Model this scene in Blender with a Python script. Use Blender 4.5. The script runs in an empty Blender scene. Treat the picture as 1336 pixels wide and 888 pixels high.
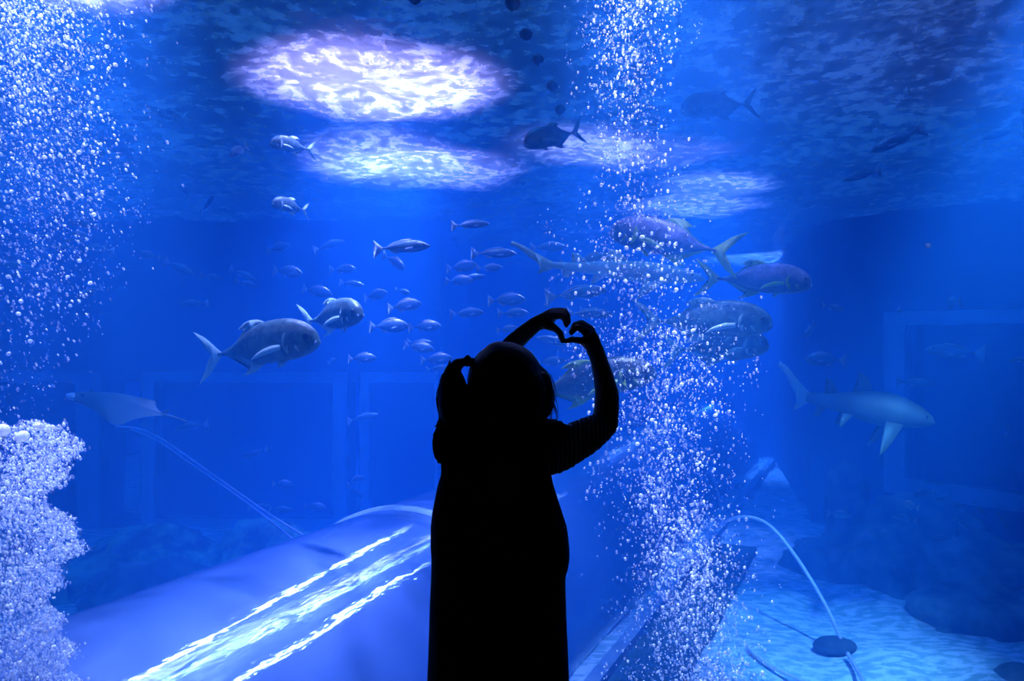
import bpy, bmesh, math, random
import numpy as np
from mathutils import Vector, Matrix, Euler, noise as mnoise

C = bpy.context.scene.collection
F = 1048.0; CX, CY = 668.0, 444.0; CAMZ = 1.2
R = math.radians
# ------------------------------------------------------------------ camera, world, light, exposure
cam_d = bpy.data.cameras.new('camera'); cam = bpy.data.objects.new('camera', cam_d); C.objects.link(cam)
cam.location = (0, 0, CAMZ); cam.rotation_euler = (R(90), 0, 0)
cam_d.sensor_width = 36; cam_d.lens = F / 1336 * 36; cam_d.clip_end = 200; cam_d.clip_start = 0.05
bpy.context.scene.camera = cam
sc = bpy.context.scene
sc.view_settings.view_transform = 'Standard'; sc.view_settings.look = 'None'
sc.view_settings.gamma = 1; sc.view_settings.use_curve_mapping = False
sc.view_settings.exposure = 0.05
sc.cycles.use_denoising = True
sc.cycles.max_bounces = 8; sc.cycles.volume_bounces = 1; sc.cycles.transparent_max_bounces = 24
sc.cycles.diffuse_bounces = 2; sc.cycles.glossy_bounces = 3
sc.cycles.sample_clamp_indirect = 12.0
sc.cycles.caustics_reflective = False; sc.cycles.caustics_refractive = False

w = bpy.data.worlds.new('world'); sc.world = w; w.use_nodes = True
w.node_tree.nodes['Background'].inputs[0].default_value = (0.0, 0.004, 0.02, 1)
w.node_tree.nodes['Background'].inputs[1].default_value = 0.3

WATER_Z = 3.2; BED_Z = -1.9; PANE_Y = 2.6

def lamp(kind, name, loc, energy, color, rot=(0, 0, 0), **kw):
    d = bpy.data.lights.new(name, kind); d.energy = energy; d.color = color
    for k, v in kw.items(): setattr(d, k, v)
    o = bpy.data.objects.new(name, d); C.objects.link(o); o.location = loc; o.rotation_euler = rot
    return o
# added sun standing in for the even light of the many lamps over the tank
lamp('SUN', 'overhead_light', (0, 10, 12), 4.0, (0.055, 0.31, 1.0), (R(6), R(-4), 0), angle=R(30))
def spot(x, y, rad, energy, color, blend=0.55, hz=None, tilt=(0, 0)):
    hz = hz or (1.6 + 0.42 * y)
    half = math.atan(rad / hz)
    tx, ty = tilt
    return lamp('SPOT', 'ceiling_or_added_spot', (x + tx, y + ty, WATER_Z + hz), energy * hz * hz, color,
                (math.atan2(ty, hz) * -1, math.atan2(tx, hz), 0), spot_size=2 * half, spot_blend=blend, shadow_soft_size=0.12)
VIO = (0.50, 0.36, 1.0)
spot(-1.08, 6.4, 1.14, 1250, VIO, 1.0)
spot(-1.15, 9.5, 1.45, 600, VIO, 1.0)
spot(1.7, 8.7, 0.85, 130, VIO, 1.0)
spot(2.75, 12.2, 1.2, 480, VIO, 1.0)
spot(6.4, 20.0, 2.0, 1500, VIO, 1.0)
spot(3.2, 5.4, 2.6, 14, (0.35, 0.22, 1.0), 1.0)
# added lamps close to the viewing window that brighten the two bubble curtains
spot(-2.5, 3.95, 0.95, 1500, (0.5, 0.45, 1.0), 0.9, 3.0)
spot(0.75, 4.1, 0.62, 2200, (0.55, 0.47, 1.0), 0.9, 3.0)
def aimed(loc, target, deg, energy, color, size=0.15):
    d = (Vector(target) - Vector(loc)); q = d.to_track_quat('-Z', 'Y').to_euler()
    return lamp('SPOT', 'flood_or_fill_light', loc, energy * d.length_squared, color, q, spot_size=R(deg), spot_blend=1.0, shadow_soft_size=size)
aimed((-1.3, 14.5, 8.2), (-1.5, 5.1, -0.5), 15, 230, (0.55, 0.42, 1.0))
aimed((3.0, 3.0, 4.6), (3.2, 8.1, -1.9), 25, 380, (0.34, 0.50, 1.0))  # flood added out of frame to brighten the sand
aimed((1.5, 3.0, 4.6), (0.9, 4.15, -0.9), 24, 135, (0.5, 0.48, 1.0))  # added fill from the front, brightens the lower central bubbles
aimed((-1.5, 3.0, 4.6), (-2.25, 3.8, -0.5), 26, 140, (0.5, 0.46, 1.0))  # added fill from the front for the lower left bubble cloud
aimed((5.0, 13.6, 8.2), (0.9, 8.2, -0.6), 15, 150, (0.5, 0.42, 1.0))  # added flood for the glow on the tunnel right of the girl
aimed((3.6, 13.4, 8.2), (-1.3, 4.9, -0.7), 12, 170, (0.55, 0.42, 1.0))

# ------------------------------------------------------------------ helpers
def P(px, py, Y):
    return Vector(((px - CX) / F * Y, Y, CAMZ + (CY - py) / F * Y))

def ob(name, me, mat=None, parent=None, smooth=False):
    if isinstance(me, bmesh.types.BMesh):
        m = bpy.data.meshes.new(name); bmesh.ops.recalc_face_normals(me, faces=me.faces); me.to_mesh(m); me.free(); me = m
    if smooth:
        me.polygons.foreach_set('use_smooth', [True] * len(me.polygons))
    o = bpy.data.objects.new(name, me); C.objects.link(o)
    if mat and not me.materials: me.materials.append(mat)
    if parent: o.parent = parent
    return o
def tag(o, label=None, cat=None, group=None, kind=None):
    if label: o['label'] = label
    if cat: o['category'] = cat
    if group: o['group'] = group
    if kind: o['kind'] = kind
    return o
def empty(name, loc=(0, 0, 0), rot=(0, 0, 0)):
    o = bpy.data.objects.new(name, None); C.objects.link(o); o.location = loc; o.rotation_euler = rot
    o.empty_display_size = 0.1
    return o
def box(bm, lo, hi, mat=None):
    x0, y0, z0 = lo; x1, y1, z1 = hi
    vs = [bm.verts.new(v) for v in ((x0,y0,z0),(x1,y0,z0),(x1,y1,z0),(x0,y1,z0),(x0,y0,z1),(x1,y0,z1),(x1,y1,z1),(x0,y1,z1))]
    for f in ((0,3,2,1),(4,5,6,7),(0,1,5,4),(1,2,6,5),(2,3,7,6),(3,0,4,7)):
        bm.faces.new([vs[i] for i in f])
    return vs
def boxob(name, lo, hi, mat, parent=None):
    bm = bmesh.new(); box(bm, lo, hi); return ob(name, bm, mat, parent)
def struct(o): o['kind'] = 'structure'; return o

def tube(bm, pts, rad, seg=8, closed_ends=True):
    pts = [Vector(p) for p in pts]; rings = []
    n = len(pts); up = Vector((0, 0, 1))
    if not hasattr(rad, '__len__'): rad = [rad] * n
    prev = None
    for i, p in enumerate(pts):
        d = (pts[min(i + 1, n - 1)] - pts[max(i - 1, 0)]).normalized()
        a = d.cross(up) if prev is None else prev - d * prev.dot(d)
        if a.length < 1e-4: a = d.cross(Vector((1, 0, 0)))
        a.normalize(); prev = a; b = d.cross(a)
        rings.append([bm.verts.new(p + (a * math.cos(2*math.pi*k/seg) + b * math.sin(2*math.pi*k/seg)) * rad[i]) for k in range(seg)])
    for i in range(n - 1):
        for k in range(seg):
            bm.faces.new((rings[i][k], rings[i][(k+1)%seg], rings[i+1][(k+1)%seg], rings[i+1][k]))
    if closed_ends:
        bm.faces.new(rings[0][::-1]); bm.faces.new(rings[-1])
    return rings
def spline(pts, n=8):
    pts = [Vector(p) for p in pts]; out = []
    for i in range(len(pts) - 1):
        p0 = pts[max(i-1, 0)]; p1 = pts[i]; p2 = pts[i+1]; p3 = pts[min(i+2, len(pts)-1)]
        for k in range(n):
            t = k / n
            out.append(0.5 * ((2*p1) + (p2-p0)*t + (2*p0-5*p1+4*p2-p3)*t*t + (3*p1-p0-3*p2+p3)*t**3))
    out.append(pts[-1]); return out
def ell(bm, c, r, sub=3, rot=None):
    m = Matrix.Translation(c) @ (rot.to_4x4() if rot else Matrix.Identity(4)) @ Matrix.Diagonal((*(r if hasattr(r, '__len__') else (r, r, r)), 1))
    bmesh.ops.create_icosphere(bm, subdivisions=sub, radius=1, matrix=m)
def capsule(bm, a, b, ra, rb, n=5):
    a = Vector(a); b = Vector(b)
    for i in range(n + 1):
        pass
    # tapered rod between two balls
    ell(bm, a, ra, 2); ell(bm, b, rb, 2)
    tube(bm, [a, b], [ra * .995, rb * .995], 16)
def remesh(o, vox, smooth_it=3):
    m = o.modifiers.new('Remesh', 'REMESH'); m.mode = 'VOXEL'; m.voxel_size = vox; m.use_smooth_shade = True
    if smooth_it:
        s = o.modifiers.new('Smooth', 'SMOOTH'); s.iterations = smooth_it; s.factor = 0.5

# ------------------------------------------------------------------ materials
def mat(name, col=(0.5, 0.5, 0.5), rough=0.6, metal=0.0, **kw):
    m = bpy.data.materials.new(name); m.use_nodes = True
    b = m.node_tree.nodes['Principled BSDF']
    b.inputs['Base Color'].default_value = (*col, 1); b.inputs['Roughness'].default_value = rough; b.inputs['Metallic'].default_value = metal
    for k, v in kw.items(): b.inputs[k.replace('_', ' ')].default_value = v
    return m
class N:
    def __init__(s, m): s.t = m.node_tree; s.n = s.t.nodes; s.l = s.t.links; s.b = s.n.get('Principled BSDF'); s.out = s.n.get('Material Output')
    def new(s, typ, **kw):
        nd = s.n.new(typ)
        for k, v in kw.items():
            if k in nd.inputs: nd.inputs[k].default_value = v
            else: setattr(nd, k, v)
        return nd
    def link(s, a, b): s.l.new(a, b)
    def coords(s, kind='Object', scale=(1, 1, 1)):
        tc = s.new('ShaderNodeTexCoord'); mp = s.new('ShaderNodeMapping'); mp.inputs['Scale'].default_value = scale
        s.link(tc.outputs[kind], mp.inputs[0]); return mp.outputs[0]
    def noise(s, vec, scale, detail=4, rough=0.5):
        n = s.new('ShaderNodeTexNoise'); n.inputs['Scale'].default_value = scale; n.inputs['Detail'].default_value = detail
        n.inputs['Roughness'].default_value = rough; s.link(vec, n.inputs['Vector']); return n.outputs['Fac']
    def ramp(s, fac, stops):
        r = s.new('ShaderNodeValToRGB'); e = r.color_ramp.elements
        while len(e) < len(stops): e.new(0.5)
        for el, (p, c) in zip(e, stops):
            el.position = p; el.color = (*c, 1) if hasattr(c, '__len__') else (c, c, c, 1)
        s.link(fac, r.inputs[0]); return r.outputs[0]
    def bump(s, h, strength=0.4, dist=0.02, target=None):
        b = s.new('ShaderNodeBump'); b.inputs['Strength'].default_value = strength; b.inputs['Distance'].default_value = dist
        s.link(h, b.inputs['Height']); s.link(b.outputs[0], (target or s.b).inputs['Normal']); return b
def textured(name, c0, c1, scale, rough=0.6, metal=0.0, bump=0.3, dist=0.02, lo=0.35, hi=0.65, stretch=(1, 1, 1), coord='Object'):
    m = mat(name, c0, rough, metal); n = N(m)
    v = n.coords(coord, stretch); f = n.noise(v, scale, 6, 0.6)
    n.link(n.ramp(f, [(lo, c0), (hi, c1)]), n.b.inputs['Base Color'])
    if bump: n.bump(f, bump, dist)
    return m

# water body
def m_water():
    m = bpy.data.materials.new('tank_water'); m.use_nodes = True; n = N(m); n.n.remove(n.b)
    s = n.new('ShaderNodeVolumeScatter'); s.inputs['Color'].default_value = (0.03, 0.34, 1, 1); s.inputs['Density'].default_value = 0.112; s.inputs['Anisotropy'].default_value = 0.15
    a = n.new('ShaderNodeVolumeAbsorption'); a.inputs['Color'].default_value = (0.0, 0.6, 1, 1); a.inputs['Density'].default_value = 0.22
    ad = n.new('ShaderNodeAddShader'); n.link(s.outputs[0], ad.inputs[0]); n.link(a.outputs[0], ad.inputs[1]); n.link(ad.outputs[0], n.out.inputs['Volume'])
    return m
# the rippled skin of the water seen from below: mirror, clear and milky, where a noise mask paints lamp sparkle as churned air
def m_surface():
    m = bpy.data.materials.new('water_surface'); m.use_nodes = True; n = N(m); n.n.remove(n.b)
    v = n.coords('Object', (0.62, 0.5, 1))
    f1 = n.noise(v, 12.0, 5, 0.65); f2 = n.noise(v, 1.8, 3, 0.5)
    mx = n.new('ShaderNodeMath', operation='MULTIPLY_ADD'); n.link(f2, mx.inputs[0]); mx.inputs[1].default_value = 0.45; n.link(f1, mx.inputs[2])
    foam_sparkle = n.ramp(mx.outputs[0], [(0.66, 0.24), (0.87, 1.0)])
    g = n.new('ShaderNodeBsdfGlossy'); g.inputs['Roughness'].default_value = 0.12; g.inputs['Color'].default_value = (0.9, 0.95, 1, 1)
    tr = n.new('ShaderNodeBsdfTransparent'); tl = n.new('ShaderNodeBsdfTranslucent'); tl.inputs['Color'].default_value = (0.36, 0.35, 0.37, 1)
    bp = n.new('ShaderNodeBump'); bp.inputs['Strength'].default_value = 0.35; bp.inputs['Distance'].default_value = 0.06
    n.link(mx.outputs[0], bp.inputs['Height']); n.link(bp.outputs[0], g.inputs['Normal'])
    m1 = n.new('ShaderNodeMixShader'); n.link(foam_sparkle, m1.inputs[0]); n.link(tr.outputs[0], m1.inputs[1]); n.link(tl.outputs[0], m1.inputs[2])
    m2 = n.new('ShaderNodeMixShader'); m2.inputs[0].default_value = 0.22; n.link(m1.outputs[0], m2.inputs[1]); n.link(g.outputs[0], m2.inputs[2])
    n.link(m2.outputs[0], n.out.inputs['Surface']); return m
def m_pane(name, tint=(1, 1, 1), gl=0.05):
    m = bpy.data.materials.new(name); m.use_nodes = True; n = N(m); n.n.remove(n.b)
    tr = n.new('ShaderNodeBsdfTransparent'); tr.inputs['Color'].default_value = (*tint, 1)
    g = n.new('ShaderNodeBsdfGlossy'); g.inputs['Roughness'].default_value = 0.02
    fr = n.new('ShaderNodeFresnel'); fr.inputs['IOR'].default_value = 1.25
    mx = n.new('ShaderNodeMixShader'); n.link(fr.outputs[0], mx.inputs[0]); n.link(tr.outputs[0], mx.inputs[1]); n.link(g.outputs[0], mx.inputs[2])
    n.link(mx.outputs[0], n.out.inputs['Surface']); return m
def m_tunnel():
    m = mat('tunnel_acrylic', (0.20, 0.32, 0.66), 0.5); n = N(m)
    v = n.coords('Object', (0.30, 1, 1)); f = n.noise(v, 4, 4, 0.6)
    tr = n.new('ShaderNodeBsdfTransparent'); tr.inputs['Color'].default_value = (0.8, 0.9, 1, 1)
    mx = n.new('ShaderNodeMixShader'); mx.inputs[0].default_value = 0.40
    n.link(tr.outputs[0], mx.inputs[1]); n.link(n.b.outputs[0], mx.inputs[2])
    g = n.new('ShaderNodeBsdfAnisotropic'); g.inputs['Roughness'].default_value = 0.18; g.inputs['Anisotropy'].default_value = 0.85
    tg = n.new('ShaderNodeTangent'); tg.direction_type = 'RADIAL'; tg.axis = 'X'; n.link(tg.outputs[0], g.inputs['Tangent'])
    bp = n.bump(f, 0.13, 0.05, g)
    fr = n.new('ShaderNodeFresnel'); fr.inputs['IOR'].default_value = 1.8
    m2 = n.new('ShaderNodeMixShader'); n.link(fr.outputs[0], m2.inputs[0]); n.link(mx.outputs[0], m2.inputs[1]); n.link(g.outputs[0], m2.inputs[2])
    n.link(m2.outputs[0], n.out.inputs['Surface']); return m
def m_bubble():
    m = mat('air_bubble', (1.0, 1.0, 1.0), 0.15); n = N(m); n.b.inputs['Specular IOR Level'].default_value = 1.0
    tl = n.new('ShaderNodeBsdfTranslucent'); tl.inputs['Color'].default_value = (1, 1, 1, 1)
    m1 = n.new('ShaderNodeMixShader'); m1.inputs[0].default_value = 0.5
    n.link(n.b.outputs[0], m1.inputs[1]); n.link(tl.outputs[0], m1.inputs[2])
    tr = n.new('ShaderNodeBsdfTransparent')
    mx = n.new('ShaderNodeMixShader'); ge = n.new('ShaderNodeNewGeometry'); n.link(n.ramp(ge.outputs['Random Per Island'], [(0.0, 0.08), (0.6, 0.28), (0.85, 1.0)]), mx.inputs[0])
    n.link(tr.outputs[0], mx.inputs[1]); n.link(m1.outputs[0], mx.inputs[2]); n.link(mx.outputs[0], n.out.inputs['Surface'])
    return m
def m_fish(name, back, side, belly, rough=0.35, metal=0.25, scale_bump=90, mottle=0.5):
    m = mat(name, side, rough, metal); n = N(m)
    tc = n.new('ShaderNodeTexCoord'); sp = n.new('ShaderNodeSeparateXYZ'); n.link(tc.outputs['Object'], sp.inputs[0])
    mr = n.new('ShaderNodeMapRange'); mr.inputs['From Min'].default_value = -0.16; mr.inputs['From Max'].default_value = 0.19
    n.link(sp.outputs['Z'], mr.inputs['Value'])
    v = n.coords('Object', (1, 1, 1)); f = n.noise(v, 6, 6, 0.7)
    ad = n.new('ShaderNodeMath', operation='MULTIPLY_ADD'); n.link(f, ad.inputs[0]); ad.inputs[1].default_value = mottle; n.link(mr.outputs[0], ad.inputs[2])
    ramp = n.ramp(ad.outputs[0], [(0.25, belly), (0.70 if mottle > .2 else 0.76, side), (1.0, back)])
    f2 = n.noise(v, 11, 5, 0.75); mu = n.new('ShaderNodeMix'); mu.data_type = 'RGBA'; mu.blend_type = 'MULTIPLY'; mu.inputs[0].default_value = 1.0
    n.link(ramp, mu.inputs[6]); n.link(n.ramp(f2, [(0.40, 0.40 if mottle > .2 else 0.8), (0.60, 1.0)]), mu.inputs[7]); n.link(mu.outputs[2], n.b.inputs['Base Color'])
    vo = n.new('ShaderNodeTexVoronoi'); vo.inputs['Scale'].default_value = scale_bump; n.link(v, vo.inputs['Vector'])
    n.bump(vo.outputs['Distance'], 0.15, 0.01)
    return m
def m_stripe(name, c0, c1, scale, axis='Y'):
    m = mat(name, c0, 0.9); n = N(m)
    tc = n.new('ShaderNodeTexCoord')
    wv = n.new('ShaderNodeTexWave'); wv.inputs['Scale'].default_value = scale; wv.bands_direction = axis; wv.inputs['Distortion'].default_value = 0.3
    n.link(tc.outputs['Object'], wv.inputs['Vector'])
    n.link(n.ramp(wv.outputs['Fac'], [(0.42, c0), (0.58, c1)]), n.b.inputs['Base Color']); return m

M = dict(
    water=m_water(), surf=m_surface(), pane=m_pane('clear_acrylic'), tunnel=m_tunnel(), bubble=m_bubble(),
    seam=mat('pale_seam', (0.75, 0.85, 0.80), 0.35),
    sand=textured('white_sand', (0.95, 0.90, 0.88), (0.38, 0.52, 0.48), 8, 0.95, bump=0.6, dist=0.04, lo=0.44, hi=0.56, stretch=(0.7, 1.3, 1)),
    rock=textured('algae_rock', (0.03, 0.07, 0.05), (0.36, 0.80, 0.52), 2.2, 0.95, bump=0.8, dist=0.08, lo=0.4, hi=0.62),
    darkrock=textured('dark_rock', (0.04, 0.07, 0.06), (0.24, 0.34, 0.30), 2.5, 0.95, bump=0.8, dist=0.08),
    wall=textured('tank_wall', (0.05, 0.07, 0.08), (0.09, 0.11, 0.12), 0.8, 0.9, bump=0.1),
    frame=mat('window_frame_paint', (0.60, 0.66, 0.66), 0.6),
    slab=textured('dark_green_slab', (0.03, 0.08, 0.05), (0.07, 0.13, 0.09), 14, 0.95, bump=0.5, dist=0.02),
    kerb=textured('concrete_kerb', (0.35, 0.42, 0.5), (0.25, 0.3, 0.4), 5, 0.8, bump=0.2),
    darkglass=mat('dark_glass', (0.01, 0.012, 0.02), 0.15),
    hall=textured('hall_dark_paint', (0.015, 0.015, 0.018), (0.02, 0.02, 0.024), 2, 0.9, bump=0.1),
    carpet=textured('hall_carpet', (0.01, 0.01, 0.012), (0.02, 0.02, 0.022), 60, 1.0, bump=0.4, dist=0.004),
    hose=mat('air_hose', (0.70, 0.62, 0.85), 0.5),
    weight=textured('hose_weight', (0.03, 0.05, 0.06), (0.07, 0.10, 0.10), 8, 0.9, bump=0.4),
    float=textured('float_plastic', (0.02, 0.03, 0.04), (0.04, 0.05, 0.06), 6, 0.6, bump=0.1),
    trev=m_fish('trevally_skin', (0.16, 0.30, 0.24), (0.12, 0.28, 0.20), (0.14, 0.30, 0.24), metal=0.1),
    toplit_trev=m_fish('trevally_skin_lit_back', (0.42, 0.36, 0.55), (0.10, 0.14, 0.20), (0.06, 0.10, 0.14), metal=0.1),  # violet top light and underside shade put into back and belly colours
    trevfin=mat('trevally_fin', (0.45, 0.68, 0.50), 0.5),
    yellowfin=mat('yellow_green_fin', (0.34, 0.50, 0.10), 0.5),
    darktrev=m_fish('dark_trevally_skin', (0.05, 0.08, 0.08), (0.10, 0.15, 0.15), (0.14, 0.18, 0.18)),
    darkfin=mat('dark_fin', (0.05, 0.08, 0.07), 0.5),
    small=m_fish('silver_skin_lit_back', (0.75, 0.55, 0.75), (0.12, 0.24, 0.28), (0.12, 0.22, 0.26), mottle=0.15),  # lilac top light painted into the back colour
    smallfin=mat('pale_fin', (0.32, 0.42, 0.45), 0.5),
    shark=textured('shark_skin', (0.02, 0.05, 0.045), (0.08, 0.16, 0.13), 3, 0.6, bump=0.1),
    paleshark=textured('pale_shark_skin', (0.35, 0.52, 0.42), (0.55, 0.70, 0.58), 4, 0.6, bump=0.1),
    raytop=textured('ray_skin', (0.06, 0.12, 0.13), (0.09, 0.17, 0.18), 4, 0.6, bump=0.1),
    white=mat('white_belly', (0.85, 0.88, 0.85), 0.5),
    eye=mat('fish_eye', (0.01, 0.01, 0.01), 0.15),
    skin=mat('skin', (0.45, 0.28, 0.20), 0.6),
    hair=textured('black_hair', (0.008, 0.007, 0.006), (0.015, 0.012, 0.01), 60, 0.55, bump=0.5, dist=0.003, stretch=(1, 1, 0.12)),
    dress=textured('dark_pinafore', (0.010, 0.010, 0.014), (0.016, 0.016, 0.022), 40, 0.9, bump=0.2, dist=0.002),
    shirt=m_stripe('striped_jersey', (0.85, 0.88, 0.95), (0.16, 0.18, 0.26), 30, 'X'),
    tie=mat('hair_tie', (0.03, 0.02, 0.03), 0.6), shoe=mat('shoe_leather', (0.02, 0.02, 0.02), 0.4),
    sole=mat('shoe_sole', (0.3, 0.3, 0.3), 0.7), sock=mat('sock', (0.4, 0.4, 0.45), 0.9),
    lip=mat('lips', (0.4, 0.15, 0.13), 0.5), eyew=mat('eye_white', (0.7, 0.7, 0.7), 0.3),
)

# ------------------------------------------------------------------ the hall
struct(boxob('floor', (-6, -4, -0.12), (6, PANE_Y - 0.1, 0), M['carpet']))
struct(boxob('ceiling', (-6, -4, 3.6), (6, PANE_Y - 0.1, 3.75), M['hall']))
struct(boxob('wall_left', (-6.2, -4, -0.1), (-6, PANE_Y - 0.1, 3.75), M['hall']))
struct(boxob('wall_right', (6, -4, -0.1), (6.2, PANE_Y - 0.1, 3.75), M['hall']))
struct(boxob('wall_back', (-6.2, -4.2, -0.1), (6.2, -4, 3.75), M['hall']))
# front wall round the viewing window
bm = bmesh.new()
box(bm, (-14, PANE_Y - 0.1, -2.1), (14, PANE_Y + 0.1, 0.02)); box(bm, (-14, PANE_Y - 0.1, 3.45), (14, PANE_Y + 0.1, 12))
box(bm, (-14, PANE_Y - 0.1, 0.02), (-4.5, PANE_Y + 0.1, 3.45)); box(bm, (4.5, PANE_Y - 0.1, 0.02), (14, PANE_Y + 0.1, 3.45))
struct(ob('wall_front', bm, M['hall']))
struct(boxob('window_1', (-4.5, PANE_Y - 0.04, 0.02), (4.5, PANE_Y + 0.04, 3.45), M['pane']))

# ------------------------------------------------------------------ the tank shell
WL, WR, WB = -12.5, 12.5, 22.0
wv = struct(boxob('water_body', (WL, PANE_Y + 0.11, BED_Z - 0.02), (WR, WB, WATER_Z + 0.0), M['water']))
def grid(name, x0, x1, y0, y1, step, fz, m):
    nx = int((x1 - x0) / step) + 1; ny = int((y1 - y0) / step) + 1
    xs = np.linspace(x0, x1, nx); ys = np.linspace(y0, y1, ny)
    X, Y = np.meshgrid(xs, ys); Z = fz(X, Y)
    v = np.stack([X.ravel(), Y.ravel(), Z.ravel()], 1)
    i = (np.arange(ny - 1)[:, None] * nx + np.arange(nx - 1)[None]).ravel()
    f = np.stack([i, i + 1, i + nx + 1, i + nx], 1)
    me = bpy.data.meshes.new(name); me.from_pydata(v.tolist(), [], f.tolist()); return ob(name, me, m, smooth=True)
def waves(X, Y):
    rs = np.random.RandomState(3); Z = np.zeros_like(X)
    for k in range(14):
        a = rs.uniform(0, 6.28); wl = rs.uniform(0.35, 2.2); Z += 0.008 * wl * np.sin((X * math.cos(a) + Y * math.sin(a)) * 6.28 / wl + rs.uniform(0, 6))
    return Z + WATER_Z + 0.03
s = grid('water_surface', WL, WR, PANE_Y + 0.12, WB, 0.11, waves, M['surf']); tag(s, 'rippled water surface overhead with bright patches of lamp light', 'water surface'); s['kind'] = 'stuff'
def dunes(X, Y):
    rs = np.random.RandomState(5); Z = np.zeros_like(X)
    for k in range(12):
        a = rs.uniform(0, 6.28); wl = rs.uniform(0.5, 3); Z += 0.009 * wl * np.sin((X * math.cos(a) + Y * math.sin(a)) * 6.28 / wl + rs.uniform(0, 6))
    return Z + BED_Z
s = grid('sand', WL, WR, PANE_Y + 0.1, WB, 0.15, dunes, M['sand']); tag(s, 'pale raked sand covering the bottom of the tank', 'sand', kind='stuff')
struct(boxob('floor_slab', (WL - .3, PANE_Y - .1, BED_Z - 0.5), (WR + .3, WB + .3, BED_Z - 0.15), M['wall'])).name = 'floor_tank'
struct(boxob('wall_tank_left', (WL - 0.3, PANE_Y, BED_Z - .3), (WL, WB, 5), M['wall']))
struct(boxob('wall_tank_right', (WR, PANE_Y, BED_Z - .3), (WR + 0.3, WB, 5), M['wall']))
struct(boxob('wall_tank_far', (WL, WB, BED_Z - .3), (WR, WB + 0.3, 5), M['wall']))

# walls with windows: built in local x (along), y (depth away from the viewer), z
def window_wall(name, origin, ang, length, openings, ztop=WATER_Z + 0.8):
    zb = BED_Z - 0.2
    root = empty(name, origin, (0, 0, ang)); root['kind'] = 'structure'
    bm = bmesh.new(); x = 0
    for (a, b, z0, z1) in openings:
        box(bm, (x, 0, zb), (a, 0.5, ztop)); box(bm, (a, 0, z1), (b, 0.5, ztop)); box(bm, (a, 0, zb), (b, 0.5, z0)); x = b
    box(bm, (x, 0, zb), (length, 0.5, ztop))
    ob('wall_panel', bm, M['wall'], root)
    return root
BY = 13.5
openL = [(WL + 12.5 + 2.0, 5.05, BED_Z + .02, 0.52), (5.7, 6.3, BED_Z + .02, 0.52), (6.5, 9.52, BED_Z + .02, 0.52), (10.08, 11.24, BED_Z + .02, 0.52)]
openL = [(2.2, 5.2, BED_Z + .1, 0.5), (5.75, 6.25, BED_Z + .1, 0.5), (6.5, 9.5, BED_Z + .1, 0.5), (9.78, 9.93, BED_Z + .1, 0.5), (10.1, 11.2, BED_Z + .1, 0.5)]
wl = window_wall('wall_tank_back', (WL, BY, 0), 0, 11.3, openL)
struct(boxob('wall_tank_return', (WL + 10.8, BY + 0.5, BED_Z - .2), (WL + 11.3, WB, WATER_Z + 0.8), M['wall']))
def frame_window(nm, parent_origin, ang, a, b, z0, z1, t=0.13, bars=None, sides=(1, 1, 1, 1)):
    root = empty(nm, parent_origin, (0, 0, ang)); root['kind'] = 'structure'
    L, Rr, T, B = sides
    if T: boxob('window_frame', (a - t*L, -0.06, z1 - 0.0), (b + t*Rr, 0.10, z1 + T * t), M['frame'], root)
    if B: boxob('window_frame', (a - t*L, -0.06, z0 - B * t), (b + t*Rr, 0.10, z0), M['frame'], root)
    if L: boxob('window_frame', (a - t*L, -0.06, z0), (a, 0.10, z1), M['frame'], root)
    if Rr: boxob('window_frame', (b, -0.06, z0), (b + t*Rr, 0.10, z1), M['frame'], root)
    boxob('window_pane', (a, 0.30, z0), (b, 0.34, z1), M['darkglass'], root)
    return root
frame_window('window_2', (WL, BY, 0), 0, 2.2, 5.2, BED_Z + .1, 0.5, 0.16, sides=(1, 2.4, 1, 1))
frame_window('window_3', (WL, BY, 0), 0, 6.5, 9.5, BED_Z + .1, 0.5, 0.2, sides=(1, 1.15, .85, 1))
frame_window('window_4', (WL, BY, 0), 0, 10.1, 11.2, BED_Z + .1, 0.5, 0.14, sides=(1, 0.4, 1.2, 1))
ang = math.atan2(-8.2, 6.8); OR = (5.2, 14.0, 0)
# the wall face runs from 5.2,14 towards the right and the viewer; its openings
wr = window_wall('wall_tank_angled', OR, ang, 10.6, [(1.65, 5.4, -1.0, 1.45), (6.0, 9.4, -1.0, 1.45)])
frame_window('window_5', OR, ang, 1.65, 5.4, -1.0, 1.45, 0.26, sides=(1.3, 1, .8, .95))
frame_window('window_6', OR, ang, 6.0, 9.4, -1.0, 1.45, 0.26, sides=(1, 1, .8, .95))
cw = struct(boxob('wall_tank_corner', (0, -0.4, BED_Z - .2), (8.7, 0, WATER_Z + 0.8), M['wall'])); cw.location = (5.25, 14.05, 0); cw.rotation_euler.z = math.atan2(8.0, 1.85)

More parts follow.
